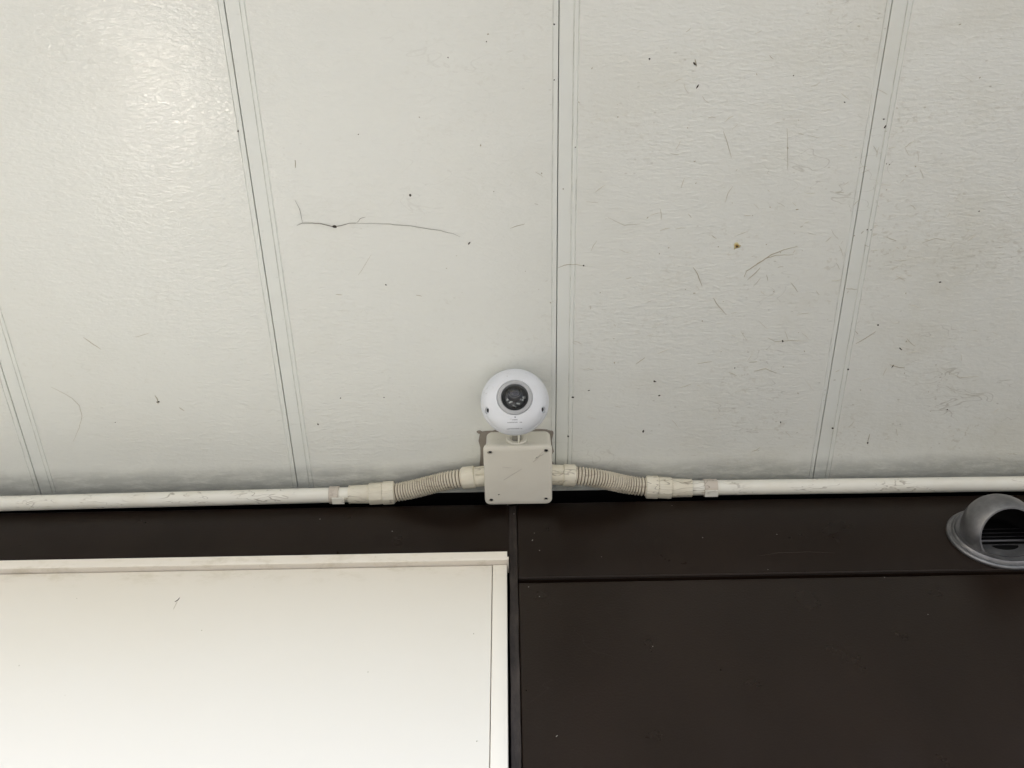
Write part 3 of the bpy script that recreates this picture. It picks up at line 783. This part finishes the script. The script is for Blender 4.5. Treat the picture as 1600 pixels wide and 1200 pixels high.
stroke([(461, 313), (466, 323), (469, 330), (471, 340), (473, 349)], 0.00028, M['web'], th, 'thread', 0.0010)
stroke([(557, 348), (563, 342), (571, 339)], 0.00026, M['web'], th, 'thread', 0.0010)
speck(cz(523, 354.5, 0.001), 0.0021, M['speck'], th, 'debris_clump', seed=12, asp=1.5, h=0.0012)
for pts, r_ in [([(1163, 433), (1166, 424), (1178, 416), (1192, 407), (1205, 398), (1225, 390), (1246, 385)], .0007), ([(1168, 437), (1180, 427), (1188, 418)], .0006), ([(1182, 412), (1199, 403), (1212, 399), (1240, 398)], .0005), ([(1083, 418), (1090, 428), (1097, 447)], .0006), ([(1114, 465), (1121, 476), (1135, 492)], .0005),
        ([(130, 527), (143, 536), (158, 546)], .0005), ([(80, 605), (97, 613), (112, 622), (124, 634), (128, 650), (124, 668), (114, 690)], .0003), ([(242, 618), (246, 624), (247, 631)], .0008), ([(280, 637), (288, 642)], .0005), ([(212, 527), (234, 520)], .0003),
        ([(1130, 205), (1135, 218), (1143, 246)], .0004), ([(797, 357), (808, 353), (820, 350)], .0004), ([(1086, 92), (1088, 104)], .0007), ([(1337, 537), (1352, 529), (1368, 518)], .0005), ([(1390, 570), (1405, 574), (1414, 575)], .0006), ([(1356, 690), (1359, 678)], .0006), ([(462, 262), (461, 250)], .0006),
        ([(1200, 528), (1212, 534), (1235, 532), (1262, 533)], .0004), ([(1230, 200), (1231, 265)], .0003), ([(525, 460), (535, 461)], .0004), ([(650, 461), (659, 463)], .0004), ([(1178, 580), (1196, 576), (1214, 583)], .0005), ([(1090, 568), (1112, 565)], .0004), ([(1171, 566), (1183, 565)], .0005), ([(1322, 451), (1339, 452)], .0004),
        ([(872, 419), (882, 414), (900, 413), (915, 416)], .0004), ([(560, 430), (580, 398)], .0002), ([(1470, 575), (1500, 590), (1530, 588)], .0003), ([(1440, 380), (1462, 372), (1478, 376)], .0003), ([(950, 340), (975, 352), (1000, 350)], .00025)]:
    stroke(pts, r_, M['scratch'], ceiling, 'scratch', 0.0001)
for i, (px, py, r_, a_) in enumerate([(793, 789, .0009, 1.5), (803, 803, .0008, 1), (832, 844, .0006, 3), (843, 860, .0007, 1), (835, 833, .0005, 1), (826, 917, .0008, 1), (843, 932, .0006, 1), (500, 811, .0007, 1.5), (613, 830, .0006, 2), (1050, 790, .0006, 1), (1200, 740+150, .0005, 1), (1098, 840, .0005, 2), (870, 1150, .0005, 3), (1382, 902, .0006, 2), (1214, 835, .0006, 1), (940, 870, .0005, 1), (1020, 1010, .0005, 1), (1450, 960, .0005, 1)]):
    speck(cy(px, py, YW-0.0002), r_, M['dust'], wall, 'paint_fleck', (0, -1, 0), 50+i, a_, 0.0003)
stroke([(1182, 869), (1215, 864), (1262, 862), (1305, 864)], 0.00018, M['faint'], wall, 'scratch', 0, cy, YW-0.0001)
for pts, r_ in [([(787, 750), (800, 742), (815, 733)], .0005), ([(836, 717), (844, 712), (850, 709)], .0008), ([(833, 722), (841, 716)], .0005), ([(842, 712), (848, 706)], .0004), ([(785, 730), (800, 731)], .0003)]:
    stroke(pts, r_, M['boxscuff'], bx, 'scratch', 0.0501)
stroke([(281, 934), (277, 938), (273, 940)], .0006, M['speck'], board, 'scratch', 0, cy, BY-0.0001)
stroke([(277, 940), (273, 948), (271, 952)], .0003, M['scratch'], board, 'scratch', 0, cy, BY-0.0001)
for i, (px, py) in enumerate([(315, 985), (740, 990), (745, 1158), (120, 935), (30, 1040), (575, 1050)]):
    speck(cy(px, py, BY-0.0001), .0007, M['scratch'], board, 'dirt_speck', (0, -1, 0), 90+i, 1.3, 0.0002)
